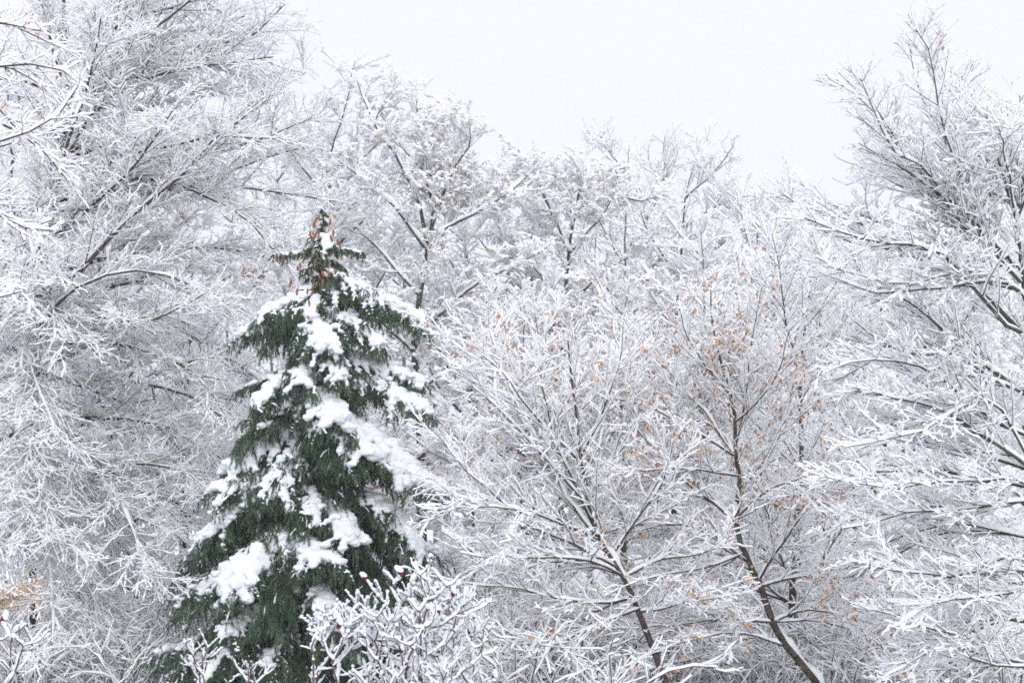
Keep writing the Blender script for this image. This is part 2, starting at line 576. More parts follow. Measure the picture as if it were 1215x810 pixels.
LEFT_LV = [
    dict(dens=4.2, L=1.75, ang=(38, 12), t0=.06, fall=.55, K=9, wander=.07, trop=left_droop, az=(0.15, .5), rr=.55, rk=.010, rmin=.006, ratio=.6),
    dict(dens=10.5, L=.66, ang=(38, 12), t0=.06, fall=.5, K=7, wander=.10, trop=-.015, az=(0.1, .6), rr=.6, rk=.007, rmin=.0036),
    dict(dens=6.5, L=.26, ang=(42, 14), t0=.12, fall=.45, K=4, wander=.13, trop=.02, az=(0.2, .8), rr=.7, rk=.009, rmin=.0022),
]
guided("beech_tree", "big bare tree at the left edge, fine snow-laden branches sweeping right to the spruce", "tree", None,
       30, [(36, 830), (38, 560), (44, 430), (50, 290), (72, 190), (80, 100), (74, -40), (80, -150)], (.13, .03),
       [([(52, 270), (90, 130), (200, 83), (290, 50), (340, 5)], .06, .012),
        ([(-60, 430, -2.5), (3, 368, -2.5), (117, 317, -2.3), (150, 268, -2.2), (240, 190, -2), (335, 105, -1)], .085, .012, 0),
        ([(40, 400, -1), (70, 352, -2.6), (120, 326, -2.8), (190, 320, -2.5), (260, 360, -2)], .05, .012, 0),
        ([(44, 300), (20, 330), (30, 420), (70, 520)], .04, .012, -3.0),
        ([(44, 300), (10, 300), (-20, 380), (-20, 480)], .04, .012, -2.0),
        ([(40, 420), (0, 450), (10, 540), (50, 640)], .04, .012, -3.0),
        ([(40, 460), (60, 500), (50, 570), (70, 650)], .04, .012, -3.2),
        ([(40, 350), (70, 400), (50, 470), (30, 560)], .04, .012, -2.6),
        ([(60, 220), (30, 260), (40, 330), (80, 400)], .04, .012, -3.0),
        ([(40, 520), (0, 560), (-10, 650)], .04, .012, -2.5),
        ([(40, 540), (60, 640), (60, 760)], .04, .012, -3.0),
        ([(75, 120), (20, 90), (-40, 100)], .05, .012, -1.0),
        ([(44, 420), (110, 340), (230, 330), (330, 400)], .06, .012),
        ([(44, 440), (120, 400), (220, 430), (290, 520)], .055, .012, -2.5),
        ([(42, 490), (115, 498), (195, 497), (285, 560)], .05, .012, -1.0),
        ([(40, 520), (130, 550), (200, 610), (250, 690)], .05, .012),
        ([(40, 560), (90, 640), (160, 700), (200, 790)], .05, .012, 1.5),
        ([(60, 240), (150, 200), (260, 230), (350, 320)], .055, .012, -1.5),
        ([(60, 240), (140, 225), (280, 222), (395, 240)], .055, .012, 1.0),
        ([(75, 160), (130, 40), (200, -40)], .05, .012),
        ([(78, 120), (150, 60), (235, -5), (300, -60)], .05, .012, -1.5),
        ([(75, 100), (50, 0), (10, -60)], .05, .012),
        ([(74, 80), (160, 10), (260, -30)], .05, .012, 2.0),
        ([(78, 70), (180, 10), (320, -15)], .045, .012, -1.0),
        ([(78, 130), (190, 75), (320, 38)], .05, .012, 1.5),
        ([(76, 110), (160, 92), (250, 76), (325, 66)], .045, .012, -1.2),
        ([(72, 190), (150, 135), (230, 112), (300, 100)], .045, .012, 2.2),
        ([(60, 240), (140, 180), (240, 165), (330, 160)], .045, .012, -2.5),
        ([(76, 130), (130, 80), (210, 40), (290, 20)], .045, .012, .8),
        ([(44, 440), (130, 470), (210, 520), (270, 620)], .045, .012, .8),
        ([(42, 500), (110, 590), (150, 660), (170, 740)], .04, .012, -.6),
        ([(48, 330), (130, 370), (220, 390), (310, 450)], .05, .012, 1.2),
        ([(72, 195), (200, 190), (300, 172), (380, 135)], .05, .012, -.5),
        ([(60, 250), (180, 235), (290, 200), (370, 170)], .05, .012, 2.5),
        ([(72, 190), (180, 160), (290, 140), (362, 85)], .055, .012, 0.5),
        ([(50, 330), (150, 300), (270, 290), (380, 330)], .05, .012, 2.0),
        ([(44, 450), (150, 450), (240, 470), (320, 560)], .05, .012, 2.2),
        ([(40, 560), (110, 560), (200, 540), (270, 600)], .045, .012, -2.2),
        ([(40, 600), (100, 680), (130, 760)], .045, .012, -2.0),
        ([(50, 300), (0, 230), (-70, 180)], .06, .012),
        ([(44, 430), (-20, 400), (-90, 420)], .05, .012),
        ([(40, 500), (-30, 540), (-80, 600)], .05, .012),
        ([(40, 540), (20, 620), (-30, 700)], .045, .012, -2.0),
        ([(60, 220), (100, 120), (120, 20)], .05, .012, -3.5),
        ([(50, 290), (130, 230), (210, 130)], .05, .012, -3.5),
        ([(44, 400), (90, 370), (170, 390), (240, 350)], .05, .012, -3.8),
        ([(40, 480), (80, 520), (150, 600), (180, 690)], .05, .012, -3.5)],
       LEFT_LV, (.0150, .40, 4), 11, twig=M_TWIG, depth=4.0, echo=0, leaves=24, leaf_lo=1.9, leaf_size=.06)

# ---- the fan-branched tree on the right
RIGHT_LV = [
    dict(dens=5.8, L=1.0, ang=(35, 10), t0=.10, fall=.70, K=9, wander=.06, trop=.02, az=(0.15, .5), rr=.6, rk=.010, rmin=.0052, ratio=.5),
    dict(dens=10.5, L=.42, ang=(38, 11), t0=.06, fall=.5, K=6, wander=.10, trop=.02, az=(0.1, .6), rr=.6, rk=.007, rmin=.0032),
    dict(dens=7.0, L=.17, ang=(42, 14), t0=.12, fall=.45, K=4, wander=.13, trop=.04, az=(0.15, .8), rr=.7, rk=.009, rmin=.002),
]
guided("maple_tree", "snowy tree at the right edge with fan-shaped upper branches against the white sky", "tree", None,
       20, [(1232, 830), (1228, 560), (1222, 420), (1213, 330), (1206, 260), (1200, 200), (1201, 150)], (.12, .008),
       [([(1213, 395), (1203, 385), (1150, 332), (1097, 303), (1017, 290), (965, 272)], .05, .007, .6),
        ([(1220, 470), (1163, 432), (1130, 403), (1090, 365), (1030, 335)], .045, .007, -.8),
        ([(1222, 470), (1170, 440), (1120, 412), (1063, 417), (1000, 400)], .035, .007, 1.0),
        ([(1228, 560), (1157, 537), (1097, 527), (1083, 510), (1040, 470)], .035, .007),
        ([(1228, 560), (1180, 520), (1100, 480), (1010, 460)], .035, .007, -1.4),
        ([(1230, 610), (1215, 590), (1150, 595), (1083, 603), (1003, 618)], .035, .007),
        ([(1231, 690), (1215, 653), (1177, 667), (1130, 673), (1093, 673), (1020, 660)], .035, .007),
        ([(1231, 720), (1215, 690), (1177, 692), (1130, 700), (1083, 727)], .03, .007, -.6),
        ([(1231, 790), (1183, 777), (1147, 773), (1123, 750), (1083, 747), (1040, 735)], .03, .007),
        ([(1211, 335), (1165, 270), (1127, 173), (1107, 142), (1083, 84), (1076, 50)], .035, .005, .2),
        ([(1208, 300), (1160, 230), (1140, 140), (1139, 75)], .03, .005, .8),
        ([(1211, 330), (1160, 290), (1110, 225), (1077, 183), (1047, 140), (1022, 95)], .035, .005, -.4),
        ([(1160, 290), (1110, 225), (1060, 165), (1026, 120), (1000, 102)], .02, .005, -.6),
        ([(1211, 330), (1157, 260), (1100, 213), (1050, 163), (1003, 132)], .03, .005, .9),
        ([(1210, 320), (1137, 240), (1070, 200), (1017, 170)], .03, .005, -1.2),
        ([(1212, 345), (1100, 292), (1030, 257), (997, 247), (960, 229)], .03, .005, .4),
        ([(1206, 270), (1215, 200), (1209, 115)], .03, .005, -.6),
        ([(1206, 260), (1180, 180), (1172, 135)], .03, .005, -1.2),
        ([(1206, 260), (1240, 190), (1265, 120)], .035, .005),
        ([(1213, 350), (1270, 280), (1320, 220)], .035, .005),
        ([(1222, 430), (1280, 380), (1340, 350)], .035, .005),
        ([(1216, 350), (1190, 330), (1130, 340), (1050, 350), (985, 330)], .03, .006, -1.8),
        ([(1226, 520), (1180, 500), (1110, 440), (1040, 420), (985, 440)], .03, .006, -1.8),
        ([(1229, 580), (1190, 570), (1120, 560), (1040, 555), (985, 570)], .03, .006, -1.6),
        ([(1230, 640), (1190, 630), (1100, 630), (1010, 690)], .03, .006, 1.6),
        ([(1231, 740), (1190, 730), (1110, 770), (1050, 800)], .03, .006, -1.2),
        ([(1228, 560), (1190, 480), (1140, 470), (1070, 500), (1000, 520)], .03, .006, 1.8)],
       RIGHT_LV, (.0146, .5, 4), 23, jit=13, bark=M_BARK_MOSS, leaves=20, leaf_lo=1.8)

# ---- the slender tree with tan leaves, right of the middle
MID_LV = [
    dict(dens=5.0, L=1.1, ang=(36, 11), t0=.1, fall=.5, K=9, wander=.07, trop=.01, az=(0.15, .5), rr=.6, rk=.010, rmin=.005, ratio=.65),
    dict(dens=9.0, L=.44, ang=(38, 12), t0=.06, fall=.5, K=6, wander=.10, trop=.015, az=(0.1, .6), rr=.6, rk=.007, rmin=.0032),
    dict(dens=7.0, L=.17, ang=(42, 14), t0=.12, fall=.45, K=4, wander=.13, trop=.03, az=(0.15, .8), rr=.7, rk=.009, rmin=.002),
]


def leafy_middle(A):                           # the withered leaves cling round the fork of the upper stem
    c = P(860, 470, 22)
    return 2.0 - np.linalg.norm((A - c) / np.array([2.3, 3.0, 2.0]), axis=1)


guided("maple_tree", "slender leaning tree with tan withered leaves round its dark forked stem", "tree", None,
       22, [(985, 830), (965, 800), (930, 766), (917, 738), (903, 690), (880, 657), (872, 617), (878, 567), (870, 538), (873, 500), (867, 469), (856, 440), (846, 395), (842, 345)], (.085, .010),
       [([(872, 533), (887, 464), (889, 420), (897, 375), (905, 340)], .022, .005, -.5),
        ([(870, 540), (840, 518), (804, 499), (760, 480), (705, 468)], .024, .005, -.6),
        ([(869, 537), (851, 502), (824, 477), (795, 445), (770, 400)], .022, .005, .8),
        ([(872, 620), (845, 597), (817, 573), (785, 545), (750, 500)], .028, .005, -.5),
        ([(890, 668), (843, 630), (810, 622), (750, 620), (690, 640)], .028, .005, -1.0),
        ([(917, 738), (860, 732), (810, 740), (740, 745)], .025, .005, -.9),
        ([(930, 766), (890, 750), (850, 750), (790, 770)], .022, .005, -1.4),
        ([(900, 690), (930, 640), (960, 600), (985, 540)], .026, .005, -.8),
        ([(876, 580), (910, 540), (935, 490), (950, 430)], .024, .005, .7),
        ([(905, 695), (950, 680), (1000, 690), (1040, 670)], .024, .005, -.7),
        ([(917, 738), (960, 720), (1010, 730), (1050, 760)], .022, .005, -1.0),
        ([(880, 657), (850, 670), (800, 680), (750, 690)], .022, .005, -1.5),
        ([(872, 617), (900, 590), (930, 570), (970, 575)], .022, .005, -1.5),
        ([(878, 565), (850, 560), (800, 555), (740, 560)], .022, .005, -1.5),
        ([(873, 500), (900, 480), (930, 430), (935, 390)], .018, .005, -1.2),
        ([(867, 469), (840, 440), (815, 400), (805, 360)], .018, .005, -.9)],
       MID_LV, (.0140, .5, 4), 37, front=False, leaves=900, leaf_size=.078, leaf_lo=.3, leaf_box=leafy_middle)

# ---- its neighbour whose thick white sprays reach left towards the spruce
guided("maple_tree", "leaning tree with thick white sprays reaching left towards the dark spruce", "tree", None,
       21, [(795, 830), (787, 810), (773, 766), (758, 722), (738, 682), (711, 641), (697, 600), (690, 540), (680, 470), (672, 400)], (.07, .010),
       [([(731, 672), (687, 651), (660, 638), (616, 618), (575, 580), (540, 545), (515, 515)], .028, .005, -.8),
        ([(745, 710), (720, 717), (670, 712), (616, 699), (550, 690)], .026, .005, -1.0),
        ([(711, 641), (690, 615), (660, 560), (610, 490), (580, 385)], .026, .005, .3),
        ([(705, 625), (680, 575), (655, 510), (640, 440), (635, 370)], .026, .005, -.5),
        ([(697, 600), (650, 545), (600, 490), (548, 450)], .024, .005, -.7),
        ([(711, 641), (650, 610), (580, 600), (525, 602)], .024, .005, -1.5),
        ([(738, 682), (690, 660), (620, 660), (545, 655)], .024, .005, -1.6),
        ([(758, 722), (720, 735), (670, 760), (620, 780)], .022, .005, -1.0),
        ([(725, 660), (760, 610), (790, 570), (800, 520)], .024, .005, -.8),
        ([(697, 600), (730, 540), (750, 480), (748, 420)], .022, .005, .6),
        ([(740, 685), (790, 660), (830, 660), (870, 640)], .022, .005, -1.0),
        ([(690, 540), (720, 480), (735, 430), (740, 380)], .02, .005, -.8),
        ([(760, 725), (800, 720), (840, 700)], .02, .005, -1.4),
        ([(690, 550), (640, 500), (595, 440), (570, 420)], .02, .005, -1.3)],
       MID_LV, (.0146, .5, 4), 41, front=False, leaves=480, leaf_size=.072, leaf_lo=.0)

# ---- the dark-stemmed tree behind that pair
guided("maple_tree", "thin dark-trunked tree standing right behind the tan-leaved leaning tree", "tree", None,
       27, [(944, 830), (938, 715), (943, 640), (952, 560), (948, 470), (955, 400), (962, 330)], (.10, .015),
       [([(943, 640), (965, 690), (990, 640), (1020, 600)], .035, .006),
        ([(940, 690), (920, 640), (905, 600), (890, 540)], .035, .006),
        ([(948, 600), (990, 560), (1030, 500), (1050, 450)], .035, .006),
        ([(951, 560), (920, 500), (900, 430), (890, 370)], .035, .006, 1.5),
        ([(949, 480), (980, 420), (1010, 370), (1020, 320)], .03, .006, 1),
        ([(950, 440), (930, 380), (925, 320), (915, 280)], .03, .006, -.5),
        ([(940, 680), (985, 670), (1050, 640), (1100, 640)], .035, .006, 1.0),
        ([(938, 715), (900, 700), (850, 680), (800, 690)], .035, .006, 1.0),
        ([(940, 740), (990, 730), (1050, 720)], .03, .006, 1.0),
        ([(956, 390), (975, 330), (985, 280)], .02, .006)],
       MID_LV, (.0165, .4, 4), 43, leaves=200, leaf_size=.066, leaf_lo=.6)

# ---- middle distance: the oak-like tree behind the spruce
FAR_LV = [
    dict(dens=3.0, L=1.4, ang=(44, 13), t0=.12, fall=.55, K=6, wander=.12, trop=.03, az=(0.2, .7), rr=.5, rk=.008, rmin=.006, ratio=.55),
    dict(dens=6.5, L=.62, ang=(46, 14), t0=.1, fall=.4, K=4, wander=.15, trop=.03, az=(0.2, .7), rr=.6, rk=.007, rmin=.0035),
    dict(dens=8.0, L=.25, ang=(48, 16), t0=.15, fall=.3, K=3, wander=.16, trop=.04, az=(0.2, .7), rr=.7, rk=.006, rmin=.0020),
]
guided("oak_tree", "tall tree behind the spruce with a mossy dark trunk and clinging brown leaves", "tree", None,
       42, [(506, 800), (497, 480), (491, 391), (497, 345), (508, 295), (515, 262), (512, 200), (500, 150)], (.20, .04),
       [([(508, 295), (503, 263), (489, 219), (468, 180), (444, 155), (440, 130), (430, 112), (424, 92)], .08, .012, 0),
        ([(445, 150), (447, 135), (460, 122), (470, 104)], .04, .012, .5),
        ([(512, 240), (500, 190), (518, 145), (528, 128)], .06, .012),
        ([(514, 265), (537, 200), (560, 175), (558, 152)], .06, .012, -1.5),
        ([(515, 280), (562, 256), (596, 236), (640, 195)], .06, .012),
        ([(508, 300), (471, 250), (440, 220), (400, 190)], .06, .012, -1),
        ([(497, 350), (460, 300), (420, 270), (385, 230)], .06, .012, 2),
        ([(495, 400), (545, 350), (600, 320), (640, 300)], .06, .012, -1.5),
        ([(493, 420), (450, 380), (420, 360), (390, 340)], .05, .012, -2.5),
        ([(497, 470), (545, 420), (560, 380), (590, 340)], .05, .012, -1),
        ([(497, 490), (540, 470), (590, 440), (620, 430)], .05, .012, -2.5),
        ([(500, 560), (540, 520), (580, 520), (620, 500)], .05, .012, -2.5),
        ([(497, 450), (470, 440), (440, 440), (410, 430)], .05, .012, -3),
        ([(501, 600), (470, 570), (450, 560)], .05, .012, -3),
        ([(510, 210), (470, 170), (455, 130), (440, 100)], .05, .012, 2),
        ([(512, 220), (545, 170), (550, 140)], .05, .012, 2),
        ([(500, 150), (492, 125), (500, 105)], .04, .012, 0),
        ([(512, 300), (550, 240), (600, 220), (620, 180)], .05, .012, 3)],
       FAR_LV, (.050, .3, 4), 53, echo=0, puffs=7000, bark=M_BARK_MOSS, leaves=620, leaf_size=.085, leaf_lo=-.2)

guided("oak_tree", "rounded snowy tree in the middle distance, brown leaf specks, between oak and bare tops", "tree", None,
       47, [(668, 800), (664, 480), (668, 400), (672, 320), (682, 262), (688, 225), (690, 200)], (.17, .03),
       [([(676, 300), (650, 245), (640, 215), (625, 190)], .06, .012),
        ([(682, 262), (665, 225), (657, 205), (650, 188)], .05, .012),
        ([(684, 250), (700, 215), (700, 195), (692, 180)], .05, .012),
        ([(676, 300), (710, 260), (732, 225), (738, 205)], .06, .012),
        ([(670, 350), (620, 310), (590, 270), (580, 240)], .06, .012),
        ([(670, 360), (720, 320), (760, 300), (780, 270)], .06, .012),
        ([(666, 410), (610, 380), (570, 350), (550, 320)], .06, .012, -1.5),
        ([(666, 420), (720, 380), (760, 370), (790, 340)], .06, .012, -1.5),
        ([(664, 480), (610, 450), (570, 440), (540, 420)], .05, .012, -2),
        ([(664, 490), (710, 450), (760, 440), (800, 430)], .05, .012, -2),
        ([(672, 320), (660, 280), (630, 255), (608, 232)], .05, .012, 2),
        ([(684, 250), (720, 230), (760, 240), (790, 230)], .05, .012, 2)],
       FAR_LV, (.050, .3, 4), 59, echo=0, puffs=5000, bark=M_BARK_MOSS, twig=M_TWIG, leaves=320, leaf_size=.085, leaf_lo=-.2)

BARE_LV = [
    dict(dens=2.4, L=1.5, ang=(36, 10), t0=.15, fall=.45, K=6, wander=.12, trop=.05, az=(0.2, .8), rr=.55, rk=.010, rmin=.009, ratio=.6),
    dict(dens=4.2, L=.75, ang=(38, 12), t0=.1, fall=.35, K=4, wander=.14, trop=.04, az=(0.2, .8), rr=.6, rk=.009, rmin=.007),
    dict(dens=4.5, L=.36, ang=(40, 14), t0=.2, fall=.3, K=3, wander=.15, trop=.04, az=(0.2, .8), rr=.7, rk=.009, rmin=.006),
]
guided("ash_tree", "far bare tree with two thin forked grey tops above the snowy canopy", "tree", None,
       55, [(742, 800), (742, 400), (742, 300), (742, 220), (747, 172)], (.16, .012),
       [([(741, 205), (726, 182), (716, 166)], .04, .012, 0),
        ([(742, 300), (775, 250), (789, 220), (788, 176)], .06, .012, 0),
        ([(790, 215), (774, 200), (769, 188)], .035, .012, 0),
        ([(790, 210), (800, 195), (804, 180)], .035, .012, 0),
        ([(742, 320), (710, 260), (700, 220)], .05, .012),
        ([(742, 350), (790, 300), (830, 280)], .05, .012),
        ([(742, 360), (690, 320), (660, 300)], .05, .012),
        ([(742, 410), (800, 380), (840, 360)], .05, .012)],
       BARE_LV, (.030, .2, 4), 61, twig=M_TWIG_GREY, bark=M_TWIG_GREY)

guided("ash_tree", "far bare tree arching right over the canopy, beside the twin forked tops", "tree", None,
       54, [(800, 800), (802, 400), (806, 320), (812, 268), (812, 235), (825, 190), (838, 170)], (.16, .012),
       [([(812, 270), (847, 243), (893, 230)], .06, .012, 0),
        ([(813, 235), (838, 212), (858, 196)], .04, .012, 0),
        ([(806, 320), (850, 290), (890, 270), (920, 260)], .06, .012, 0),
        ([(806, 330), (770, 280), (760, 250)], .05, .012),
        ([(802, 370), (860, 330), (910, 310)], .05, .012),
        ([(802, 400), (760, 360), (730, 340)], .05, .012),
        ([(850, 242), (862, 220), (868, 210)], .03, .012, 0)],
       BARE_LV, (.034, .25, 4), 67, twig=M_TWIG_GREY)


# ---- free-standing trees of the wood behind: three kinds, copied
def wild_tree(name, label, group, H, crown0, spread, nl, levels, snow, seed, bark=None, twig=None, leaves=0, rise=55):
    rng = np.random.default_rng(seed)
    tp = poly([(0, 0, -.1), (rng.normal(0, .1), rng.normal(0, .1), H * .3), (rng.normal(0, .3), rng.normal(0, .3), H * .6), (rng.normal(0, .4), rng.normal(0, .4), H)], 20, rng, .003)
    tr = np.linspace(.011 * H + .02, .008, 20)
    L = []
    for i in range(nl):
        t = crown0 + (1 - crown0) * (i + rng.uniform(0, 1)) / nl
        k = min(18, int(t * 19))
        o = tp[k]
        ph = i * 2.4 + rng.normal(0, .3)
        R = spread * (1.0 - .65 * ((t - crown0) / (1 - crown0)) ** 1.5) * rng.uniform(.75, 1.15)
        e = math.radians(rng.normal(rise - 25 * (1 - t), 8))
        h = np.array([math.cos(ph), math.sin(ph), 0])
        a = o + h * R * .35 + UP * R * .35 * math.tan(e) * .7
        b = o + h * R * .7 + UP * R * .7 * math.tan(e) * .75
        c = o + h * R + UP * (R * math.tan(e) * .85)
        L.append((poly([o, a, b, c], 10, rng, .012), np.linspace(.35 * tr[k] + .012, .010, 10)))
    return broadleaf(name, label, "tree", group, (tp, tr), L, levels, snow, seed, bark=bark, twig=twig, leaves=leaves, leaf_size=.13, leaf_lo=1.2,
                     limb_parts=False, base=np.zeros(3))


WOOD_GROUP = "trees of the wood behind"
wood_a = wild_tree("wild_tree", "", WOOD_GROUP, 13.0, .22, 3.4, 18, FAR_LV, (.050, .3, 4), 71, bark=M_BARK_MOSS, leaves=420)
wood_b = wild_tree("wild_tree", "", WOOD_GROUP, 12.0, .15, 3.8, 18, FAR_LV, (.050, .3, 4), 73, bark=M_BARK)
wood_c = wild_tree("wild_tree", "", WOOD_GROUP, 12.5, .2, 2.8, 16, BARE_LV, (.040, .3, 4), 79, twig=M_TWIG_GREY, rise=62)
WOOD = [  # px of the trunk, depth, photo row of the top, kind, label
    (150, 38, 150, 'b', "snowy tree with a dark mottled trunk, half hidden behind the big left tree"),
    (108, 36, 330, 'b', "low spreading snowy tree behind the lower left branches, left of the spruce foot"),
    (235, 41, 190, 'a', "snowy tree seen between the big left tree and the spruce"),
    (362, 46, 100, 'b', "tall snowy tree rising behind the spruce tip, left of the oak"),
    (20, 44, 60, 'b', "snowy tree deep behind the big left trunk at the edge"),
    (560, 50, 215, 'a', "snowy tree behind the oak's right side with a rounded top"),
    (615, 40, 330, 'b', "low snowy tree in front of the round brown-specked oak"),
    (628, 52, 212, 'a', "snowy tree filling the gap between the two brown-specked oaks"),
    (735, 42, 330, 'a', "snowy tree with leaf specks under the twin bare tops"),
    (830, 46, 270, 'b', "snowy tree under the arching bare tree, behind the tan leaves"),
    (905, 54, 235, 'c', "pale slim tree at the low dip of the treeline"),
    (965, 60, 255, 'c', "palest slim tree behind the dip of the treeline, left of the right tree"),
    (895, 38, 380, 'b', "low snowy tree behind the dark-trunked and tan-leaved pair"),
    (1040, 50, 300, 'a', "snowy tree behind the left tips of the right tree"),
    (1010, 35, 440, 'b', "low snowy tree behind the lower tips of the right tree"),
    (1140, 42, 270, 'b', "snowy tree close behind the middle of the right tree"),
    (1230, 46, 230, 'a', "snowy tree deep behind the right tree at the frame edge"),
    (1212, 36, 400, 'b', "low dense snowy tree behind the right tree's trunk, lower right edge"),
    (1130, 31, 520, 'b', "low snowy tree under the right tree's horizontal limbs"),
    (430, 36, 400, 'a', "low snowy tree with leaf specks right behind the spruce"),
    (560, 33, 480, 'b', "low snowy tree between spruce and the leaning white sprays"),
]
first = {'a': wood_a, 'b': wood_b, 'c': wood_c}
height = {'a': 13.0 * 1.04, 'b': 12.0 * 1.05, 'c': 12.5 * 1.04}
used = set()
wr = np.random.default_rng(5)
for px, Y, top, kind, label in WOOD:
    o = first[kind]
    if kind in used:
        o = copy_tree(first[kind])
    used.add(kind)
    q = P(px, top, Y)
    g = float(ground_z(q[0], Y))
    o.location = (q[0], Y, g)
    sc = (q[2] - g) / height[kind]
    k = max(sc, .62) if sc < .62 else sc
    o.scale = (k, k, sc)
    o.rotation_euler = (0, 0, float(wr.uniform(0, 6.28)))
    o["label"] = label


# ---- the far wood that reads as one mass
def build_far_wood():
    rng = np.random.default_rng(91)
    mw, ms = MB(), MB()
    LV = [dict(dens=1.9, L=2.0, ang=(42, 12), t0=.1, fall=.45, K=5, wander=.14, trop=.04, az=(.2, .8), rr=.55, rk=.010, rmin=.012, ratio=.6),
          dict(dens=3.2, L=.95, ang=(44, 14), t0=.1, fall=.35, K=3, wander=.16, trop=.04, az=(.2, .8), rr=.6, rk=.010, rmin=.010),
          dict(dens=3.0, L=.45, ang=(46, 15), t0=.15, fall=.3, K=2, wander=.16, trop=.03, az=(.2, .8), rr=.7, rk=.010, rmin=.009)]
    for Y0, n in ((66, 17), (80, 19)):
        for i in range(n):
            Y = Y0 + rng.uniform(-5, 5)
            x = ((i + rng.uniform(.2, .8)) / n - .5) * Y * 1.0
            px = 607.5 + x / Y * F_PX
            top = np.interp(px, [0, 350, 600, 700, 880, 960, 1050, 1215], [120, 130, 190, 205, 240, 262, 275, 250]) + rng.uniform(0, 35)
            g = float(ground_z(x, Y))
            H = P(px, top, Y)[2] - g
            tp = poly([(x, Y, g - .1), (x + rng.normal(0, .3), Y, g + H * .5), (x + rng.normal(0, .5), Y, g + H)], 10)
            tr = np.linspace(.15, .012, 10)
            tube(mw, tp[None], tr[None], 5)
            L = []
            for q in range(15):
                t = .12 + .88 * (q + rng.uniform(0, 1)) / 15
                k = min(8, int(t * 9))
                o = tp[k]
                ph = q * 2.4 + rng.normal(0, .3)
                R = 2.9 * (1 - .6 * t ** 1.5) * rng.uniform(.8, 1.2)
                h = np.array([math.cos(ph), math.sin(ph), 0])
                L.append(poly([o, o + h * R * .5 + UP * R * .45, o + h * R + UP * R * 1.0], 6, rng, .01))
            L.append(poly(tp[4:], 6))
            lv = (np.stack(L), np.repeat(np.linspace(.05, .012, 6)[None], 16, 0))
            tube(mw, lv[0], lv[1], 4)
            snow_tube(ms, lv[0], lv[1], rng, .04, .4, 4)
            for q, par in enumerate(LV):
                lv = grow(rng, lv, **par)
                tube(mw, lv[0], lv[1], 3)
                snow_tube(ms, lv[0], lv[1], rng, .045, .4, 3 if q else 4)
    root = empty("far_woods", (0, 70, 0))
    tag(root, "pale far wood of snow-covered trees closing the background", "woods", None, "stuff")
    mw.build("branches", M_TWIG_GREY, root, (0, 70, 0))
    ms.build("snow_cover", M_SNOW, root, (0, 70, 0))


build_far_wood()


# ---- undergrowth: the uncountable thicket of arching snowy stems
def build_undergrowth():
    rng = np.random.default_rng(97)
    mw, ms = MB(), MB()
    LV = [dict(dens=3.2, L=.75, ang=(40, 14), t0=.2, fall=.4, K=5, wander=.16, trop=.0, az=(.1, .9), rr=.6, rk=.010, rmin=.005, ratio=.6),
          dict(dens=5.0, L=.34, ang=(44, 15), t0=.15, fall=.35, K=3, wander=.18, trop=.02, az=(.1, .9), rr=.7, rk=.010, rmin=.004)]
    spots = []
    for (a, b, y0, y1, n, h0, h1) in ((555, 720, 19.5, 24, 26, 1.3, 2.3), (700, 1215, 24, 30, 40, 1.2, 2.2), (0, 200, 27, 33, 24, 1.0, 2.0), (480, 1215, 31, 38, 40, 1.6, 3.0), (0, 480, 33, 42, 36, 1.6, 3.2)):
        for i in range(n):
            Y = rng.uniform(y0, y1)
            px = a + (b - a) * (i + rng.uniform(0, 1)) / n
            spots.append(((px - 607.5) / F_PX * Y, Y, rng.uniform(h0, h1)))
    for x, Y, H in spots:
        g = float(ground_z(x, Y))
        st, rad = [], []
        for q in range(9):
            ph = rng.uniform(0, 6.28)
            lean = rng.uniform(.15, .75)
            h = np.array([math.cos(ph), math.sin(ph), 0]) * lean * H
            o = np.array([x, Y, g - .05]) + np.array([rng.normal(0, .12), rng.normal(0, .12), 0])
            st.append(poly([o, o + h * .25 + UP * H * .55, o + h * .7 + UP * H * .95, o + h * 1.2 + UP * H * rng.uniform(.7, 1.15)], 9, rng, .02))
            rad.append(np.linspace(.016, .007, 9))
        lv = (np.stack(st), np.stack(rad))
        tube(mw, lv[0], lv[1], 4)
        snow_tube(ms, lv[0], lv[1], rng, .016, .4, 5, 2)
        for par in LV:
            lv = grow(rng, lv, **par)
            tube(mw, lv[0], lv[1], 3)
            snow_tube(ms, lv[0], lv[1], rng, .0135, .4, 4)
    root = empty("undergrowth", (0, 28, 0))
    tag(root, "tangled snowy undergrowth of arching stems along the foot of the trees", "undergrowth", None, "stuff")
    mw.build("stems", M_TWIG, root, (0, 28, 0))
    ms.build("snow_cover", M_SNOW, root, (0, 28, 0))


build_undergrowth()


